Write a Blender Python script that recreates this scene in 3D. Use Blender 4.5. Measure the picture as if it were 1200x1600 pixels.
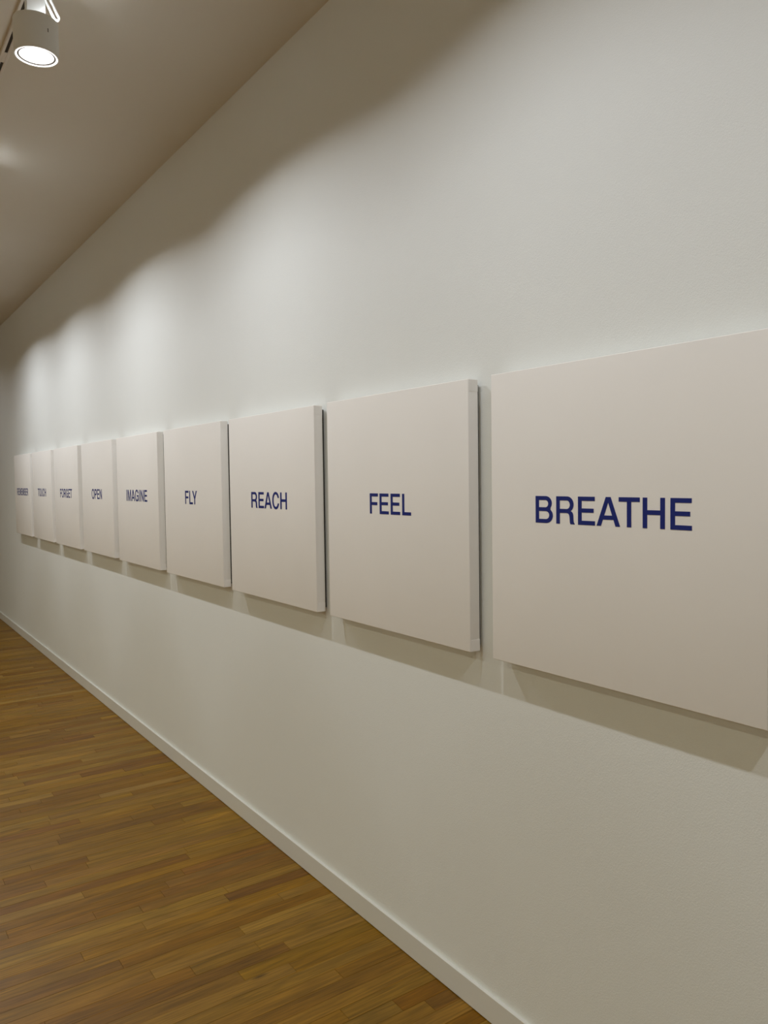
import bpy, bmesh, math, random
from mathutils import Matrix, Vector

random.seed(7)
scene = bpy.context.scene
for o in list(bpy.data.objects):
    bpy.data.objects.remove(o, do_unlink=True)
COL = scene.collection

# ------------------------------------------------------------------ camera
# world: picture wall is the plane x = WALL, it runs along +y (away from the camera), floor z = 0
CAM_H = 1.5585
YAW, PITCH, ROLL, FPX = 0.607710, -0.0431448, -0.0134864, 1222.77
F = Vector((math.sin(YAW) * math.cos(PITCH), math.cos(YAW) * math.cos(PITCH), math.sin(PITCH)))
R0 = Vector((math.cos(YAW), -math.sin(YAW), 0)); U0 = R0.cross(F)
R = R0 * math.cos(ROLL) + U0 * math.sin(ROLL); U = R.cross(F)
cd = bpy.data.cameras.new('camera')
cam = bpy.data.objects.new('camera', cd); COL.objects.link(cam)
cd.sensor_fit = 'VERTICAL'; cd.sensor_height = 36.0; cd.lens = FPX / 1600 * 36.0
cd.clip_start = 0.05; cd.clip_end = 60
cam.matrix_world = Matrix(((R.x, U.x, -F.x, 0), (R.y, U.y, -F.y, 0), (R.z, U.z, -F.z, CAM_H), (0, 0, 0, 1)))
scene.camera = cam

# ------------------------------------------------------------------ world, exposure
w = bpy.data.worlds.new('world'); scene.world = w; w.use_nodes = True
w.node_tree.nodes['Background'].inputs[0].default_value = (0.02, 0.02, 0.02, 1)
w.node_tree.nodes['Background'].inputs[1].default_value = 0.0
vs = scene.view_settings
vs.view_transform = 'Standard'; vs.look = 'None'; vs.gamma = 1.0; vs.use_curve_mapping = False
vs.exposure = 0.0
scene.cycles.max_bounces = 10; scene.cycles.diffuse_bounces = 7

# light settings of the lamps (each lamp's light is made in its own builder)
LAMP_COL = (0.945, 0.98, 1.03)
LAMP_W = 44.5        # row above the pictures
ROOM_W = 32.0        # second row, in the middle of the room
FARSIDE_FILL_W = 58.0     # third row, unseen, added for ambient bounce off the opposite wall
ROOM_COL = (0.97, 0.955, 0.76)

# ------------------------------------------------------------------ dimensions
WALL = 1.483
CEIL = CAM_H + 1.690
X0, Y0, Y1 = -4.6, -5.0, 13.0
S = 0.762            # side of a square canvas
FRONT = 1.4331       # x of the painted fronts
DEPTH = 0.0365
ZTOP = CAM_H + 0.2707

# ------------------------------------------------------------------ helpers
def link(o, parent=None):
    COL.objects.link(o)
    if parent is not None: o.parent = parent
    return o
def obj(name, me, mat, parent=None, loc=None):
    o = bpy.data.objects.new(name, me)
    if mat is not None and not me.materials: me.materials.append(mat)
    link(o, parent)
    if loc is not None: o.location = loc
    return o
def from_bm(name, bm, smooth=False):
    me = bpy.data.meshes.new(name)
    bmesh.ops.recalc_face_normals(bm, faces=bm.faces[:])
    bm.to_mesh(me); bm.free()
    if smooth:
        for p in me.polygons: p.use_smooth = True
    return me
def add_box(bm, a, b):
    v = [bm.verts.new((x, y, z)) for x in (a[0], b[0]) for y in (a[1], b[1]) for z in (a[2], b[2])]
    for f in ((0, 1, 3, 2), (4, 6, 7, 5), (0, 4, 5, 1), (2, 3, 7, 6), (0, 2, 6, 4), (1, 5, 7, 3)):
        bm.faces.new([v[i] for i in f])
    return v
def box_mesh(name, a, b, bevel=0.0, seg=2):
    bm = bmesh.new(); add_box(bm, a, b)
    if bevel:
        bmesh.ops.bevel(bm, geom=bm.edges[:], offset=bevel, segments=seg, profile=0.5, affect='EDGES')
    return from_bm(name, bm, False)
def lathe(name, prof, n=64, closed=True, smooth=True):
    """prof: list of (r, z) revolved about z"""
    bm = bmesh.new(); rings = []
    for r, z in prof:
        if r < 1e-6: rings.append([bm.verts.new((0, 0, z))])
        else: rings.append([bm.verts.new((r * math.cos(2 * math.pi * i / n), r * math.sin(2 * math.pi * i / n), z)) for i in range(n)])
    pairs = list(zip(rings, rings[1:])) + ([(rings[-1], rings[0])] if closed else [])
    for A, B in pairs:
        for i in range(n):
            j = (i + 1) % n
            if len(A) == 1 and len(B) == 1: continue
            if len(A) == 1: bm.faces.new((A[0], B[i], B[j]))
            elif len(B) == 1: bm.faces.new((A[i], A[j], B[0]))
            else: bm.faces.new((A[i], A[j], B[j], B[i]))
    me = from_bm(name, bm)
    if smooth:
        for p in me.polygons: p.use_smooth = True
        me.set_sharp_from_angle(angle=math.radians(35))
    return me
def tube_mesh(name, pts, r, closed=False, n=10):
    bm = bmesh.new(); rings = []; N = len(pts); P = [Vector(p) for p in pts]
    for i, q in enumerate(P):
        a = P[(i - 1) % N] if closed or i > 0 else P[i]
        b = P[(i + 1) % N] if closed or i < N - 1 else P[i]
        t = (b - a).normalized(); s = t.cross(Vector((0, 1, 0))).normalized(); u = s.cross(t)
        rings.append([bm.verts.new(q + r * (s * math.cos(2 * math.pi * k / n) + u * 1.6 * math.sin(2 * math.pi * k / n))) for k in range(n)])
    seq = list(zip(rings, rings[1:])) + ([(rings[-1], rings[0])] if closed else [])
    for A, B in seq:
        for k in range(n): bm.faces.new((A[k], A[(k + 1) % n], B[(k + 1) % n], B[k]))
    if not closed:
        bm.faces.new(rings[0]); bm.faces.new(rings[-1])
    return from_bm(name, bm, True)
def empty(name, loc, label=None, cat=None, group=None):
    o = bpy.data.objects.new(name, None); o.empty_display_size = 0.05; link(o); o.location = loc
    tag(o, label, cat, group); return o
def tag(o, label=None, cat=None, group=None, kind=None):
    if label: o['label'] = label
    if cat: o['category'] = cat
    if group: o['group'] = group
    if kind: o['kind'] = kind
    return o

# ------------------------------------------------------------------ materials
def mat(name):
    m = bpy.data.materials.new(name); m.use_nodes = True
    return m, m.node_tree.nodes, m.node_tree.links, m.node_tree.nodes['Principled BSDF']
def paint(name, col, rough=0.6, scale=260.0, bump=0.05, dist=0.002, var=0.03, spec=0.3):
    m, N, L, B = mat(name)
    g = N.new('ShaderNodeNewGeometry')
    n1 = N.new('ShaderNodeTexNoise'); n1.inputs['Scale'].default_value = scale; n1.inputs['Detail'].default_value = 3
    n2 = N.new('ShaderNodeTexNoise'); n2.inputs['Scale'].default_value = 2.3; n2.inputs['Detail'].default_value = 3
    L.new(g.outputs['Position'], n1.inputs['Vector']); L.new(g.outputs['Position'], n2.inputs['Vector'])
    mr = N.new('ShaderNodeMapRange'); mr.inputs['To Min'].default_value = 1 - var; mr.inputs['To Max'].default_value = 1 + var
    L.new(n2.outputs['Fac'], mr.inputs['Value'])
    vm = N.new('ShaderNodeVectorMath'); vm.operation = 'SCALE'; vm.inputs[0].default_value = col
    L.new(mr.outputs['Result'], vm.inputs['Scale']); L.new(vm.outputs['Vector'], B.inputs['Base Color'])
    b = N.new('ShaderNodeBump'); b.inputs['Strength'].default_value = bump; b.inputs['Distance'].default_value = dist
    L.new(n1.outputs['Fac'], b.inputs['Height']); L.new(b.outputs['Normal'], B.inputs['Normal'])
    B.inputs['Roughness'].default_value = rough; B.inputs['Specular IOR Level'].default_value = spec
    return m
M_WALL = paint('wall_paint', (0.79, 0.808, 0.785), 0.65, 330, 0.35, 0.0012, 0.02)
M_ROOM = paint('room_wall_paint', (0.80, 0.79, 0.76), 0.7, 300, 0.2, 0.001, 0.02)
M_CEIL = paint('ceiling_paint', (0.75, 0.725, 0.655), 0.8, 220, 0.15, 0.001, 0.02)
M_BASE = paint('baseboard_paint', (0.72, 0.72, 0.68), 0.42, 160, 0.05, 0.001, 0.02, 0.5)
M_LAMP = paint('lamp_white_metal', (0.78, 0.79, 0.77), 0.45, 120, 0.03, 0.0005, 0.03, 0.5)
M_RAIL = paint('track_white_metal', (0.74, 0.70, 0.64), 0.5, 120, 0.03, 0.0005, 0.03, 0.5)
M_SLOT = paint('track_slot_dark', (0.028, 0.018, 0.008), 0.6, 120, 0.03, 0.0005, 0.05)
M_SCREW = paint('screw_grey_metal', (0.16, 0.15, 0.14), 0.4, 120, 0.03, 0.0005, 0.03, 0.5)
M_NAVY = paint('navy_letter_paint', (0.006, 0.016, 0.165), 0.5, 500, 0.1, 0.0004, 0.05)
M_BAR_SHADE = paint('stretcher_gap_shade', (0.050, 0.045, 0.038), 0.6, 60, 0.1, 0.001, 0.1)  # near-black: shade of the gap behind the canvases put into the bar colour

def canvas_material():
    m, N, L, B = mat('primed_canvas')
    g = N.new('ShaderNodeTexCoord')
    sep = N.new('ShaderNodeSeparateXYZ'); L.new(g.outputs['Object'], sep.inputs[0])
    waves = []
    for ax in ('Y', 'Z'):
        mu = N.new('ShaderNodeMath'); mu.operation = 'MULTIPLY'; mu.inputs[1].default_value = 2 * math.pi / 0.0016
        L.new(sep.outputs[ax], mu.inputs[0])
        si = N.new('ShaderNodeMath'); si.operation = 'SINE'; L.new(mu.outputs[0], si.inputs[0]); waves.append(si)
    mul = N.new('ShaderNodeMath'); mul.operation = 'MULTIPLY'
    L.new(waves[0].outputs[0], mul.inputs[0]); L.new(waves[1].outputs[0], mul.inputs[1])
    nz = N.new('ShaderNodeTexNoise'); nz.inputs['Scale'].default_value = 500; L.new(g.outputs['Object'], nz.inputs['Vector'])
    add = N.new('ShaderNodeMath'); add.operation = 'ADD'; L.new(mul.outputs[0], add.inputs[0]); L.new(nz.outputs['Fac'], add.inputs[1])
    b = N.new('ShaderNodeBump'); b.inputs['Strength'].default_value = 0.12; b.inputs['Distance'].default_value = 0.0004
    L.new(add.outputs[0], b.inputs['Height']); L.new(b.outputs['Normal'], B.inputs['Normal'])
    n2 = N.new('ShaderNodeTexNoise'); n2.inputs['Scale'].default_value = 3.0; n2.inputs['Detail'].default_value = 2
    gp = N.new('ShaderNodeNewGeometry'); L.new(gp.outputs['Position'], n2.inputs['Vector'])
    mr = N.new('ShaderNodeMapRange'); mr.inputs['To Min'].default_value = 0.97; mr.inputs['To Max'].default_value = 1.03
    L.new(n2.outputs['Fac'], mr.inputs['Value'])
    vm = N.new('ShaderNodeVectorMath'); vm.operation = 'SCALE'; vm.inputs[0].default_value = (0.855, 0.83, 0.795)
    L.new(mr.outputs['Result'], vm.inputs['Scale']); L.new(vm.outputs['Vector'], B.inputs['Base Color'])
    B.inputs['Roughness'].default_value = 0.75; B.inputs['Specular IOR Level'].default_value = 0.2
    return m
M_CANVAS = canvas_material()

def wood_material():
    m, N, L, B = mat('oak_strip_floor')
    at = N.new('ShaderNodeAttribute'); at.attribute_name = 'tone'
    g = N.new('ShaderNodeNewGeometry')
    # per-board offset of the grain
    mu = N.new('ShaderNodeVectorMath'); mu.operation = 'MULTIPLY_ADD'
    mu.inputs[1].default_value = (37.0, 53.0, 11.0)
    L.new(at.outputs['Color'], mu.inputs[0]); L.new(g.outputs['Position'], mu.inputs[2])
    def noise(scale, sx, sy, detail, dist=0.0):
        mp = N.new('ShaderNodeVectorMath'); mp.operation = 'MULTIPLY'; mp.inputs[1].default_value = (sx, sy, 1)
        L.new(mu.outputs[0], mp.inputs[0])
        n = N.new('ShaderNodeTexNoise'); n.inputs['Scale'].default_value = scale; n.inputs['Detail'].default_value = detail
        n.inputs['Distortion'].default_value = dist
        L.new(mp.outputs[0], n.inputs['Vector']); return n
    fine = noise(1.0, 7, 170, 4, 0.5)
    cath = noise(1.0, 3.0, 52, 3, 1.8)
    blot = noise(1.0, 2.2, 9, 2)
    sep = N.new('ShaderNodeSeparateColor'); L.new(at.outputs['Color'], sep.inputs[0])
    ramp = N.new('ShaderNodeValToRGB'); L.new(sep.outputs[0], ramp.inputs['Fac'])
    el = ramp.color_ramp.elements
    el[0].position = 0.0; el[0].color = (0.130, 0.050, 0.010, 1)
    el[1].position = 1.0; el[1].color = (0.300, 0.170, 0.026, 1)
    for p, c in ((0.14, (0.200, 0.089, 0.006, 1)), (0.45, (0.236, 0.120, 0.009, 1)), (0.8, (0.264, 0.138, 0.013, 1))):
        e = el.new(p); e.color = c
    def mix(fac_sock, lo, hi, prev):
        mr = N.new('ShaderNodeMapRange'); mr.inputs['From Min'].default_value = 0.3; mr.inputs['From Max'].default_value = 0.7
        mr.inputs['To Min'].default_value = lo; mr.inputs['To Max'].default_value = hi
        L.new(fac_sock, mr.inputs['Value'])
        v = N.new('ShaderNodeVectorMath'); v.operation = 'SCALE'; L.new(prev, v.inputs[0]); L.new(mr.outputs['Result'], v.inputs['Scale'])
        return v.outputs['Vector']
    hs = N.new('ShaderNodeHueSaturation')
    hm = N.new('ShaderNodeMapRange'); hm.inputs['To Min'].default_value = 0.4955; hm.inputs['To Max'].default_value = 0.5025
    L.new(sep.outputs[1], hm.inputs['Value']); L.new(hm.outputs['Result'], hs.inputs['Hue'])
    sm = N.new('ShaderNodeMapRange'); sm.inputs['To Min'].default_value = 0.975; sm.inputs['To Max'].default_value = 1.04
    L.new(sep.outputs[2], sm.inputs['Value']); L.new(sm.outputs['Result'], hs.inputs['Saturation'])
    L.new(ramp.outputs['Color'], hs.inputs['Color'])
    c = mix(fine.outputs['Fac'], 0.78, 1.20, hs.outputs['Color'])
    c = mix(cath.outputs['Fac'], 0.72, 1.16, c)
    c = mix(blot.outputs['Fac'], 0.84, 1.14, c)
    # small dark knots and mineral flecks
    vo = N.new('ShaderNodeTexVoronoi'); vo.inputs['Scale'].default_value = 1.0
    mp = N.new('ShaderNodeVectorMath'); mp.operation = 'MULTIPLY'; mp.inputs[1].default_value = (2.6, 9.0, 0.0)
    L.new(mu.outputs[0], mp.inputs[0]); L.new(mp.outputs[0], vo.inputs['Vector'])
    kr = N.new('ShaderNodeMapRange'); kr.inputs['From Min'].default_value = 0.02; kr.inputs['From Max'].default_value = 0.09
    kr.inputs['To Min'].default_value = 0.42; kr.inputs['To Max'].default_value = 1.0
    L.new(vo.outputs['Distance'], kr.inputs['Value'])
    v = N.new('ShaderNodeVectorMath'); v.operation = 'SCALE'; L.new(c, v.inputs[0]); L.new(kr.outputs['Result'], v.inputs['Scale'])
    L.new(v.outputs['Vector'], B.inputs['Base Color'])
    rr = N.new('ShaderNodeMapRange'); rr.inputs['To Min'].default_value = 0.36; rr.inputs['To Max'].default_value = 0.52
    L.new(blot.outputs['Fac'], rr.inputs['Value']); L.new(rr.outputs['Result'], B.inputs['Roughness'])
    b = N.new('ShaderNodeBump'); b.inputs['Strength'].default_value = 0.12; b.inputs['Distance'].default_value = 0.0006
    L.new(fine.outputs['Fac'], b.inputs['Height']); L.new(b.outputs['Normal'], B.inputs['Normal'])
    B.inputs['Specular IOR Level'].default_value = 0.22
    return m
M_WOOD = wood_material()
M_SUB = paint('floor_joint_dark', (0.040, 0.020, 0.006), 0.9, 60, 0.1, 0.001, 0.1)

def lens_material():
    m, N, L, B = mat('lamp_lens_glow')
    B.inputs['Base Color'].default_value = (0.9, 0.9, 0.9, 1)
    B.inputs['Emission Color'].default_value = (1.0, 0.97, 0.93, 1)
    B.inputs['Emission Strength'].default_value = 1.9
    # moulded facets of the lens
    g = N.new('ShaderNodeTexCoord'); v = N.new('ShaderNodeTexVoronoi'); v.inputs['Scale'].default_value = 90
    L.new(g.outputs['Object'], v.inputs['Vector'])
    b = N.new('ShaderNodeBump'); b.inputs['Strength'].default_value = 0.3; L.new(v.outputs['Distance'], b.inputs['Height'])
    L.new(b.outputs['Normal'], B.inputs['Normal'])
    return m
M_LENS = lens_material()

# ------------------------------------------------------------------ room shell
floor = tag(obj('floor', box_mesh('floor', (X0 - 0.1, Y0 - 0.1, -0.10), (WALL + 0.1, Y1 + 0.1, -0.018)), M_SUB), kind='structure',
            label='narrow strip oak floor running up to the white wall')
tag(obj('wall_right', box_mesh('wall_right', (WALL, Y0 - 0.1, -0.018), (WALL + 0.1, Y1 + 0.1, CEIL + 0.1)), M_WALL), kind='structure',
    label='long white gallery wall carrying the row of paintings')
tag(obj('wall_left', box_mesh('wall_left', (X0 - 0.1, Y0 - 0.1, -0.018), (X0, Y1 + 0.1, CEIL + 0.1)), M_ROOM), kind='structure')
tag(obj('wall_far', box_mesh('wall_far', (X0, Y1, -0.018), (WALL, Y1 + 0.1, CEIL + 0.1)), M_ROOM), kind='structure')
tag(obj('wall_near', box_mesh('wall_near', (X0, Y0 - 0.1, -0.018), (WALL, Y0, CEIL + 0.1)), M_ROOM), kind='structure')
tag(obj('ceiling', box_mesh('ceiling', (X0, Y0, CEIL), (WALL, Y1, CEIL + 0.1)), M_CEIL), kind='structure',
    label='plain pale ceiling with a recessed lighting track')
tag(obj('baseboard_right', box_mesh('baseboard_right', (WALL - 0.0125, Y0, 0.0025), (WALL, Y1, 0.0793), 0.0012, 2), M_BASE), kind='structure',
    label='low white painted baseboard along the picture wall')

# ------------------------------------------------------------------ floor boards
PW = 0.0572
def plank_geo(x0, x1, y0, y1, z):
    e = 0.00022; c = 0.00045
    x0 += e; x1 -= e; y0 += e; y1 -= e
    lo, up = z - 0.0012, z
    v = [(x0, y0, -0.016), (x1, y0, -0.016), (x1, y1, -0.016), (x0, y1, -0.016),
         (x0, y0, lo), (x1, y0, lo), (x1, y1, lo), (x0, y1, lo),
         (x0 + c, y0 + c, up), (x1 - c, y0 + c, up), (x1 - c, y1 - c, up), (x0 + c, y1 - c, up)]
    f = [(8, 9, 10, 11)]
    for k in range(4):
        j = (k + 1) % 4
        f += [(k, j, j + 4, k + 4), (k + 4, j + 4, j + 8, k + 8)]
    return v, f
def project(x, y, z):
    d = Vector((x, y, z - CAM_H)); zc = d.dot(F)
    if zc < 0.05: return None
    return 600 + FPX * d.dot(R) / zc, 800 - FPX * d.dot(U) / zc
def add_tone(me, tones):
    a = me.attributes.new('tone', 'FLOAT_COLOR', 'FACE')
    a.data.foreach_set('color', [x for t in tones for x in t])
boards = []
y = Y0
rr = random.Random(11)
while y < Y1:
    x = WALL - 0.006
    first = rr.uniform(0.08, 0.9)
    while x > X0:
        ln = first if first else rr.choice((rr.uniform(0.22, 0.5), rr.uniform(0.5, 1.1), rr.uniform(0.8, 1.6)))
        first = None
        xa = max(X0, x - ln)
        t = rr.random(); t = min(1, max(0, 0.52 + (t - 0.5) * 0.78))
        if rr.random() < 0.07: t = rr.uniform(0.02, 0.18)
        elif rr.random() < 0.08: t = rr.uniform(0.85, 1.0)
        tone = (t, rr.random(), rr.random(), 1.0)
        # how large this board shows in the photograph
        area = 0.0; n = 0
        for i in range(9):
            q = project(xa + (x - xa) * (i + 0.5) / 9, y + PW / 2, 0)
            if q and 0 <= q[0] <= 1200 and 0 <= q[1] <= 1600: n += 1
        if n:
            a, b = project(max(xa, 0.2), y, 0), project(max(xa, 0.2), y + PW, 0)
            q0, q1 = project(x, y, 0), project(xa if xa > 0.2 else 0.2, y, 0)
            if a and b and q0 and q1:
                area = abs(a[1] - b[1]) * math.hypot(q0[0] - q1[0], q0[1] - q1[1]) * n / 9
            else: area = 1e5
        boards.append([area, xa, x, y, rr.uniform(-0.00025, 0.00025), tone])
        x = xa
    y += PW
order = sorted(range(len(boards)), key=lambda i: -boards[i][0])
big = set(i for i in order[:300] if boards[i][0] > 0)
VV, FF, TT = [], [], []
for i, (area, xa, xb, yy, dz, tone) in enumerate(boards):
    v, f = plank_geo(xa, xb, yy, yy + PW, dz)
    if i in big:
        cx, cy = (xa + xb) / 2, yy + PW / 2
        me = bpy.data.meshes.new('plank'); me.from_pydata([(p[0] - cx, p[1] - cy, p[2]) for p in v], [], f); me.update()
        add_tone(me, [tone] * len(f))
        obj('plank', me, M_WOOD, floor, (cx, cy, 0))
    else:
        k = len(VV); VV += v; FF += [tuple(a + k for a in q) for q in f]; TT += [tone] * len(f)
me = bpy.data.meshes.new('plank_field'); me.from_pydata(VV, [], FF); me.update(); add_tone(me, TT)
tag(obj('plank_field', me, M_WOOD, floor), kind='stuff')

# ------------------------------------------------------------------ lettering (grotesque capitals, 718 units high)
def arc(cx, cy, rx, ry, a0, a1, n=14, e=2.0):
    out = []
    for i in range(n + 1):
        t = math.radians(a0 + (a1 - a0) * i / n); c, s = math.cos(t), math.sin(t)
        out.append((cx + rx * math.copysign(abs(c) ** (2 / e), c), cy + ry * math.copysign(abs(s) ** (2 / e), s)))
    return out
GLYPH = {}
GLYPH['E'] = (667, [[(76, 0), (76, 718), (612, 718), (612, 621), (186, 621), (186, 414), (576, 414), (576, 319), (186, 319), (186, 97), (620, 97), (620, 0)]])
GLYPH['F'] = (611, [[(76, 0), (76, 718), (584, 718), (584, 621), (186, 621), (186, 406), (538, 406), (538, 311), (186, 311), (186, 0)]])
GLYPH['L'] = (611, [[(78, 0), (78, 718), (190, 718), (190, 98), (566, 98), (566, 0)]])
GLYPH['T'] = (611, [[(14, 718), (598, 718), (598, 620), (362, 620), (362, 0), (250, 0), (250, 620), (14, 620)]])
GLYPH['H'] = (722, [[(71, 0), (71, 718), (182, 718), (182, 421), (541, 421), (541, 718), (652, 718), (652, 0), (541, 0), (541, 322), (182, 322), (182, 0)]])
GLYPH['I'] = (278, [[(84, 0), (84, 718), (195, 718), (195, 0)]])
GLYPH['A'] = (722, [[(18, 0), (294, 718), (430, 718), (704, 0), (582, 0), (522, 162), (199, 162), (139, 0)], [(234, 256), (487, 256), (361, 600)]])
GLYPH['Y'] = (667, [[(12, 718), (142, 718), (334, 384), (526, 718), (655, 718), (389, 276), (389, 0), (278, 0), (278, 276)]])
GLYPH['N'] = (722, [[(70, 0), (70, 718), (192, 718), (546, 178), (546, 718), (653, 718), (653, 0), (534, 0), (177, 544), (177, 0)]])
GLYPH['M'] = (833, [[(69, 0), (69, 718), (228, 718), (417, 150), (606, 718), (765, 718), (765, 0), (661, 0), (661, 600), (464, 0), (370, 0), (173, 600), (173, 0)]])
GLYPH['B'] = (718, [[(76, 0), (76, 718)] + arc(430, 532, 206, 186, 90, -38, 16) + arc(440, 200, 232, 200, 50, -90, 18),
                    [(186, 414), (186, 622)] + arc(420, 518, 104, 104, 90, -90), [(186, 96), (186, 322)] + arc(436, 209, 122, 113, 90, -90)])
GLYPH['P'] = (667, [[(73, 0), (73, 718)] + arc(398, 499, 228, 219, 90, -90, 20) + [(184, 280), (184, 0)], [(184, 376), (184, 622)] + arc(394, 499, 121, 123, 90, -90)])
GLYPH['R'] = (718, [[(76, 0), (76, 718)] + arc(432, 513, 212, 205, 90, -58, 20) + [(596, 308), (622, 276), (634, 228), (640, 120), (648, 48), (678, 14), (678, 0), (552, 0), (538, 30), (530, 90),
                    (524, 180), (510, 240), (478, 276), (430, 290), (186, 290), (186, 0)], [(186, 386), (186, 622)] + arc(424, 504, 110, 118, 90, -90)])
GLYPH['O'] = (778, [arc(389, 359, 345, 377, 0, 360, 56, 2.15)[:-1], arc(389, 359, 233, 281, 0, 360, 56, 2.1)[:-1]])
GLYPH['C'] = (722, [arc(368, 359, 324, 377, 19, 341, 48, 2.1) + arc(368, 359, 212, 281, 335, 25, 44, 2.1)])
GLYPH['G'] = (778, [arc(378, 359, 335, 377, 22, 308, 46, 2.1) + [(626, 96), (638, 0), (708, 0), (708, 388), (408, 388), (408, 293), (600, 293)]
                    + arc(378, 359, 222, 281, 338, 28, 44, 2.1)])
GLYPH['U'] = (722, [[(68, 718)] + arc(361, 275, 293, 293, 180, 360, 24, 2.2) + [(654, 718), (542, 718)] + arc(361, 275, 181, 193, 360, 180, 24, 2.2) + [(180, 718)]])
for _c in 'BRTHA':
    GLYPH[_c] = (GLYPH[_c][0] * 1.035, [[(gx * 1.035, gy) for gx, gy in lp] for lp in GLYPH[_c][1]])
def embolden(loop, d, hole):
    # move every edge outwards by d (inwards on a counter), mitred at the corners
    n = len(loop)
    area = sum(loop[i][0] * loop[(i + 1) % n][1] - loop[(i + 1) % n][0] * loop[i][1] for i in range(n))
    if (area < 0) != hole: d = -d
    out = []
    for i in range(n):
        p, q, r = Vector(loop[i - 1]), Vector(loop[i]), Vector(loop[(i + 1) % n])
        a, b = (q - p), (r - q)
        if a.length < 1e-6 or b.length < 1e-6: out.append(loop[i]); continue
        a.normalize(); b.normalize()
        n1, n2 = Vector((a.y, -a.x)), Vector((b.y, -b.x))
        m = n1 + n2
        if m.length < 0.3: out.append(loop[i]); continue
        m.normalize(); k = d / max(0.45, m.dot(n1))
        out.append((q.x + m.x * k, q.y + m.y * k))
    return out
for _c in GLYPH:
    GLYPH[_c] = (GLYPH[_c][0], [embolden(lp, 6.0, i > 0) for i, lp in enumerate(GLYPH[_c][1])])
CAP = 0.0655; UN = CAP / 718.0; TRACK = 9
KERN = {('L', 'Y'): -110, ('F', 'O'): -18, ('A', 'T'): -70, ('T', 'O'): -25, ('E', 'A'): -10}
letter_mesh = {}
def get_letter(ch):
    if ch not in letter_mesh:
        cu = bpy.data.curves.new('letter', 'CURVE'); cu.dimensions = '2D'; cu.fill_mode = 'BOTH'; cu.extrude = 0.00035
        for loop in GLYPH[ch][1]:
            sp = cu.splines.new('POLY'); sp.points.add(len(loop) - 1); sp.use_cyclic_u = True
            for q, (gx, gy) in zip(sp.points, loop): q.co = (gx * UN, gy * UN, 0, 1)
        tmp = bpy.data.objects.new('letter_outline', cu); COL.objects.link(tmp)
        bpy.context.view_layer.update()
        me = bpy.data.meshes.new_from_object(tmp.evaluated_get(bpy.context.evaluated_depsgraph_get()))
        bpy.data.objects.remove(tmp, do_unlink=True); bpy.data.curves.remove(cu)
        me.name = 'letter'; me.materials.clear(); me.materials.append(M_NAVY)
        letter_mesh[ch] = me
    return letter_mesh[ch]

# ------------------------------------------------------------------ paintings
def canvas_mesh():
    bm = bmesh.new()
    add_box(bm, (0, 0, 0), (DEPTH, S, S))
    bmesh.ops.bevel(bm, geom=bm.edges[:], offset=0.0022, segments=3, profile=0.5, affect='EDGES')
    # folded canvas at the corners: a flap on each end side
    for y0, s in ((0, -1), (S, 1)):
        for z0, z1 in ((0.002, 0.034), (S - 0.034, S - 0.002)):
            a, b = sorted((y0, y0 + s * 0.0006))
            add_box(bm, (0.003, a, z0), (DEPTH - 0.001, b, z1))
    me = from_bm('canvas', bm, True); me.set_sharp_from_angle(angle=math.radians(40)); return me
CANVAS = canvas_mesh()
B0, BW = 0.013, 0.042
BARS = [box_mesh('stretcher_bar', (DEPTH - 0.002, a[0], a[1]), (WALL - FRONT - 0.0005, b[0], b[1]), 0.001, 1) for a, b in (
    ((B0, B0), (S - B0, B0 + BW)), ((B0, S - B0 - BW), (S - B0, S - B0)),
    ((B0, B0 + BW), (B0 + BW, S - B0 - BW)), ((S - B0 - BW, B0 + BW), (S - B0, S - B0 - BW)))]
WORDS = [('BREATHE', 0.793, 0.0), ('FEEL', 1.647, 0.0005), ('REACH', 2.502, -0.001), ('FLY', 3.356, 0.0),
         ('IMAGINE', 4.223, 0.0005), ('OPEN', 5.087, 0.0015), ('FORGET', 5.964, 0.0), ('TOUCH', 6.834, 0.0), ('REMEMBER', 7.702, 0.0)]
HANGS = {'BREATHE': 'largest in view, at the right edge', 'FEEL': 'between BREATHE and REACH', 'REACH': 'between FEEL and FLY', 'FLY': 'between REACH and IMAGINE',
         'IMAGINE': 'between FLY and OPEN', 'OPEN': 'between IMAGINE and FORGET', 'FORGET': 'between OPEN and TOUCH', 'TOUCH': 'between FORGET and REMEMBER',
         'REMEMBER': 'at the far end of the row'}
for word, y0, dz in WORDS:
    root = empty('painting', (FRONT, y0, ZTOP - S + dz), 'square white canvas lettered %s in navy blue, %s' % (word, HANGS[word]), 'painting', 'row of word paintings on the wall')
    obj('canvas', CANVAS, M_CANVAS, root)
    for b in BARS: obj('stretcher_bar', b, M_BAR_SHADE, root)
    # set the word
    pen, pos = 0, []
    for i, ch in enumerate(word):
        if i: pen += KERN.get((word[i - 1], ch), 0) + TRACK
        pos.append(pen); pen += GLYPH[ch][0]
    lo = min(q[0] for q in GLYPH[word[0]][1][0])
    hi = pos[-1] + max(q[0] for q in GLYPH[word[-1]][1][0])
    mid = (lo + hi) / 2
    for ch, px in zip(word, pos):
        o = obj('letter', get_letter(ch), None, root)
        # glyph x runs towards -y (left to right as seen from the room), glyph y up, face towards -x
        o.matrix_local = Matrix(((0, 0, -1, -0.0003), (-1, 0, 0, S / 2 - (px - mid) * UN), (0, 1, 0, S - 0.3862), (0, 0, 0, 1)))
        o['label'] = 'navy blue painted capital %s' % ch

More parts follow.
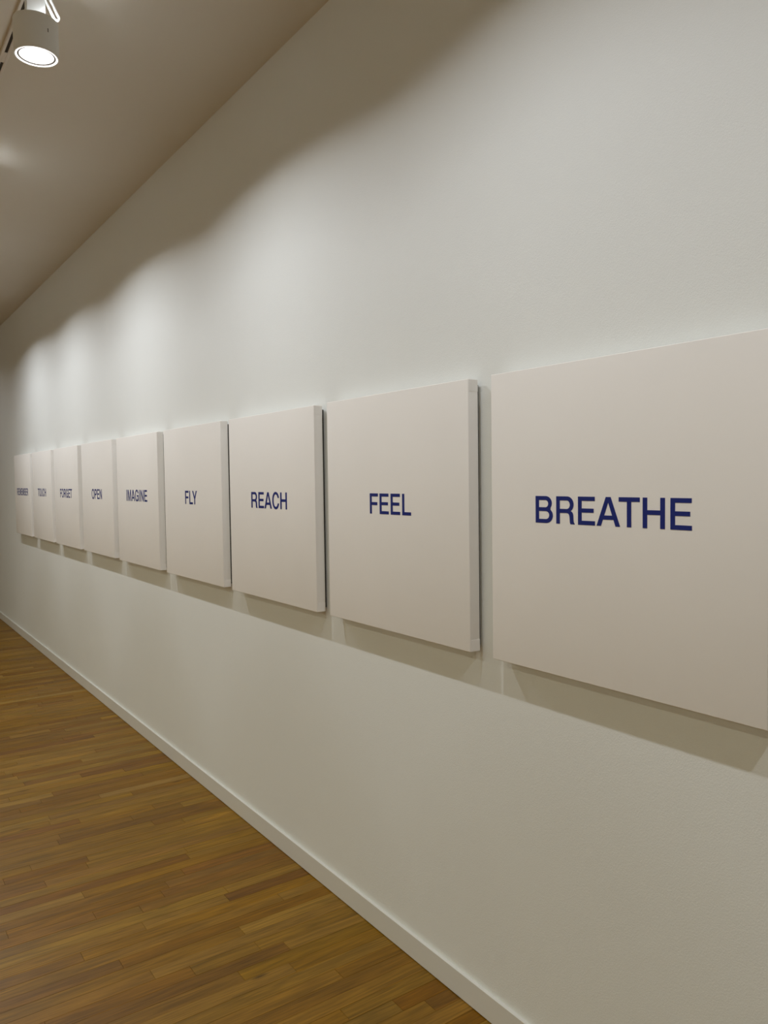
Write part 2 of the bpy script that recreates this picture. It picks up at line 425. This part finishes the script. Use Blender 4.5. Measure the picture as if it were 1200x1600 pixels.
# ------------------------------------------------------------------ lighting tracks and spotlights
TRACK_X = 0.5955
def make_track(x, y0, y1, label, open_from=None):
    t = empty('light_track', (x, (y0 + y1) / 2, CEIL), label, 'track', 'ceiling light tracks')
    h = (y1 - y0) / 2
    for s in (-1, 1):
        a, b = sorted((s * 0.0055, s * 0.0150))
        obj('track_rail', box_mesh('track_rail', (a, -h, -0.012), (b, h, 0.0), 0.0008, 1), M_RAIL, t)
    obj('slot_lining', box_mesh('slot_lining', (-0.0055, -h, -0.0085), (0.0055, h, 0.0)), M_SLOT, t)
    return t
trk = make_track(TRACK_X, -3.0, 11.0, 'slim white ceiling track with dark slot beside the glowing spotlight')
cy = (11.0 - 3.0) / 2
CLIP = box_mesh('slot_cover', (-0.0055, -0.042, -0.0118), (0.0055, 0.042, -0.0085), 0.0006, 1)
for yy in (-1.0, 0.6, 2.0, 3.44, 5.3, 6.8):
    obj('slot_cover', CLIP, M_RAIL, trk, (0, yy - cy, 0))
trk2 = make_track(-1.45, -3.0, 8.4, 'slim white ceiling track over the middle of the room')

trk3 = make_track(-3.70, -3.0, 8.4, 'added slim white ceiling track for fill lamps along the opposite wall')  # unseen track, added to carry the fill lamps

LH, LR = 0.116, 0.0706        # housing height and radius
HOUSING = lathe('housing', [(LR - 0.0045, 0.0), (LR - 0.001, -0.0008), (LR, 0.001), (LR, LH - 0.003), (LR - 0.003, LH), (LR - 0.010, LH),
                            (LR - 0.010, LH - 0.004), (LR - 0.0045, LH - 0.010)], 72)
RIM = lathe('trim_ring', [(LR - 0.0105, 0.0022), (LR - 0.0105, 0.008), (LR - 0.0160, 0.008), (LR - 0.0160, 0.0022)], 72)
RING = lathe('lens_ring', [(LR - 0.0047, 0.0008), (LR - 0.0047, 0.007), (LR - 0.0105, 0.007), (LR - 0.0105, 0.0008)], 72)
LENS = lathe('lens', [(0.0, 0.0030), (LR * 0.5, 0.0032), (LR - 0.0160, 0.0042), (LR - 0.0160, 0.010), (0.0, 0.010)], 64, closed=False)
BACK = lathe('heat_sink', [(0.0, LH - 0.030), (0.046, LH - 0.030), (0.046, LH - 0.006), (0.0, LH - 0.006)], 48, closed=False)
STEM = box_mesh('stem', (-0.030, -0.014, LH - 0.008), (0.030, 0.014, 0.2440), 0.002, 2)
def lever_pts():
    pts = []
    # a slim closed loop leaning outwards at the room-facing end of the stem
    a, b = Vector((0.036, -0.004, LH + 0.090)), Vector((0.066, -0.004, LH + 0.030))
    d = (b - a).normalized(); s = Vector((d.z, 0, -d.x)); r = 0.0085
    for k in range(9):
        t = math.pi * k / 8; pts.append(b + r * (s * -math.cos(t) + d * math.sin(t)))
    for k in range(9):
        t = math.pi * k / 8; pts.append(a + r * (s * math.cos(t) - d * math.sin(t)))
    return pts
LEVER = tube_mesh('latch_lever', lever_pts(), 0.0042, closed=True, n=8)
SCREW = box_mesh('set_screw', (-0.0016, -0.006, -0.0005), (0.0016, 0.006, 0.0008), 0.0004, 1)
ZL = CAM_H + 1.4265          # lens height
def photometry(ld):
    # beam of the wall-wash lens: strongest straight down, soft cut-off some 10 degrees below the horizontal
    ld.use_nodes = True; N, L = ld.node_tree.nodes, ld.node_tree.links
    em = N['Emission']
    g = N.new('ShaderNodeNewGeometry'); sp = N.new('ShaderNodeSeparateXYZ'); L.new(g.outputs['Incoming'], sp.inputs[0])
    m = N.new('ShaderNodeMath'); m.operation = 'MULTIPLY'; m.inputs[1].default_value = -1.0; L.new(sp.outputs['Z'], m.inputs[0])
    r = N.new('ShaderNodeValToRGB'); L.new(m.outputs[0], r.inputs['Fac']); e = r.color_ramp.elements
    e[0].position = 0.150; e[0].color = (0, 0, 0, 1); e[1].position = 1.0; e[1].color = (0.36, 0.36, 0.36, 1)
    for p, v in ((0.242, 0.22), (0.309, 0.33), (0.407, 0.465), (0.5, 0.61), (0.616, 0.725), (0.743, 0.885), (0.86, 1.0), (0.907, 1.0), (0.935, 0.54), (0.965, 0.36)):
        q = e.new(p); q.color = (v, v, v, 1)
    L.new(r.outputs['Color'], em.inputs['Strength'])
def spotlight(x, y, watts, label, group, col=LAMP_COL):
    root = empty('track_spotlight', (x, y, ZL), label, 'spotlight', group)
    obj('housing', HOUSING, M_LAMP, root)
    obj('trim_ring', RIM, M_SCREW, root)
    obj('lens', LENS, M_LENS, root)
    obj('lens_ring', RING, M_LENS, root)
    obj('heat_sink', BACK, M_LAMP, root)
    st = obj('stem', STEM, M_LAMP, root)
    obj('latch_lever', LEVER, M_LAMP, st)
    sc = obj('set_screw', SCREW, M_SCREW, root)
    sc.rotation_euler = (math.radians(90), 0, math.radians(20)); sc.location = (math.sin(math.radians(20)) * LR, -math.cos(math.radians(20)) * LR, 0.064)
    ld = bpy.data.lights.new('lamp_beam', 'POINT'); ld.energy = watts; ld.color = col; ld.shadow_soft_size = 0.026
    photometry(ld)
    lo = bpy.data.objects.new('lamp_beam', ld); link(lo, root); lo.location = (0, 0, -0.028)
    # stray light leaving through the vent ring at the top of the head
    pd = bpy.data.lights.new('vent_glow', 'POINT'); pd.energy = LAMP_W * 0.0085; pd.color = LAMP_COL; pd.shadow_soft_size = 0.006
    po = bpy.data.objects.new('vent_glow', pd); link(po, root); po.location = (0.050, -0.027, LH + 0.004)
    return root
G1 = 'spotlights on the track above the paintings'; G2 = 'spotlights on the middle track'
for yy, k, lab in ((-0.25, 1.05, 'white track spotlight hanging nearest the camera, right of BREATHE'),
                (1.35, 0.68, 'white track spotlight hanging in front of the BREATHE canvas'),
                (2.86, 0.95, 'white cylinder track spotlight glowing in the top left corner'),
                (4.55, 1.15, 'white track spotlight hanging in front of the IMAGINE canvas'),
                (6.15, 1.06, 'white track spotlight hanging in front of the FORGET canvas'),
                (7.50, 1.12, 'white track spotlight hanging in front of the TOUCH canvas, second from the far end'),
                (9.70, 0.22, 'dimmer white track spotlight beyond the REMEMBER canvas, at the far end')):
    spotlight(TRACK_X, yy, LAMP_W * k, lab, G1)
for yy, lab in ((-0.9, 'white spotlight at the near end of the middle track'), (1.8, 'white spotlight on the middle track, level with FEEL'),
                (4.6, 'white spotlight on the middle track, level with IMAGINE'), (7.3, 'white spotlight on the middle track, level with TOUCH')):
    spotlight(-1.45, yy, ROOM_W, lab, G2, ROOM_COL)
for yy, lab in ((-2.2, 'added white fill spotlight nearest the near wall on the far-side track'), (0.4, 'added white fill spotlight on the far-side track, level with BREATHE'),
                (3.0, 'added white fill spotlight on the far-side track, level with REACH'), (5.6, 'added white fill spotlight on the far-side track, level with OPEN'),
                (8.2, 'added white fill spotlight on the far-side track, level with REMEMBER')):
    spotlight(-3.70, yy, FARSIDE_FILL_W, lab, 'added fill spotlights on the far-side track', ROOM_COL)  # out-of-view lamps added to lift the ambient light
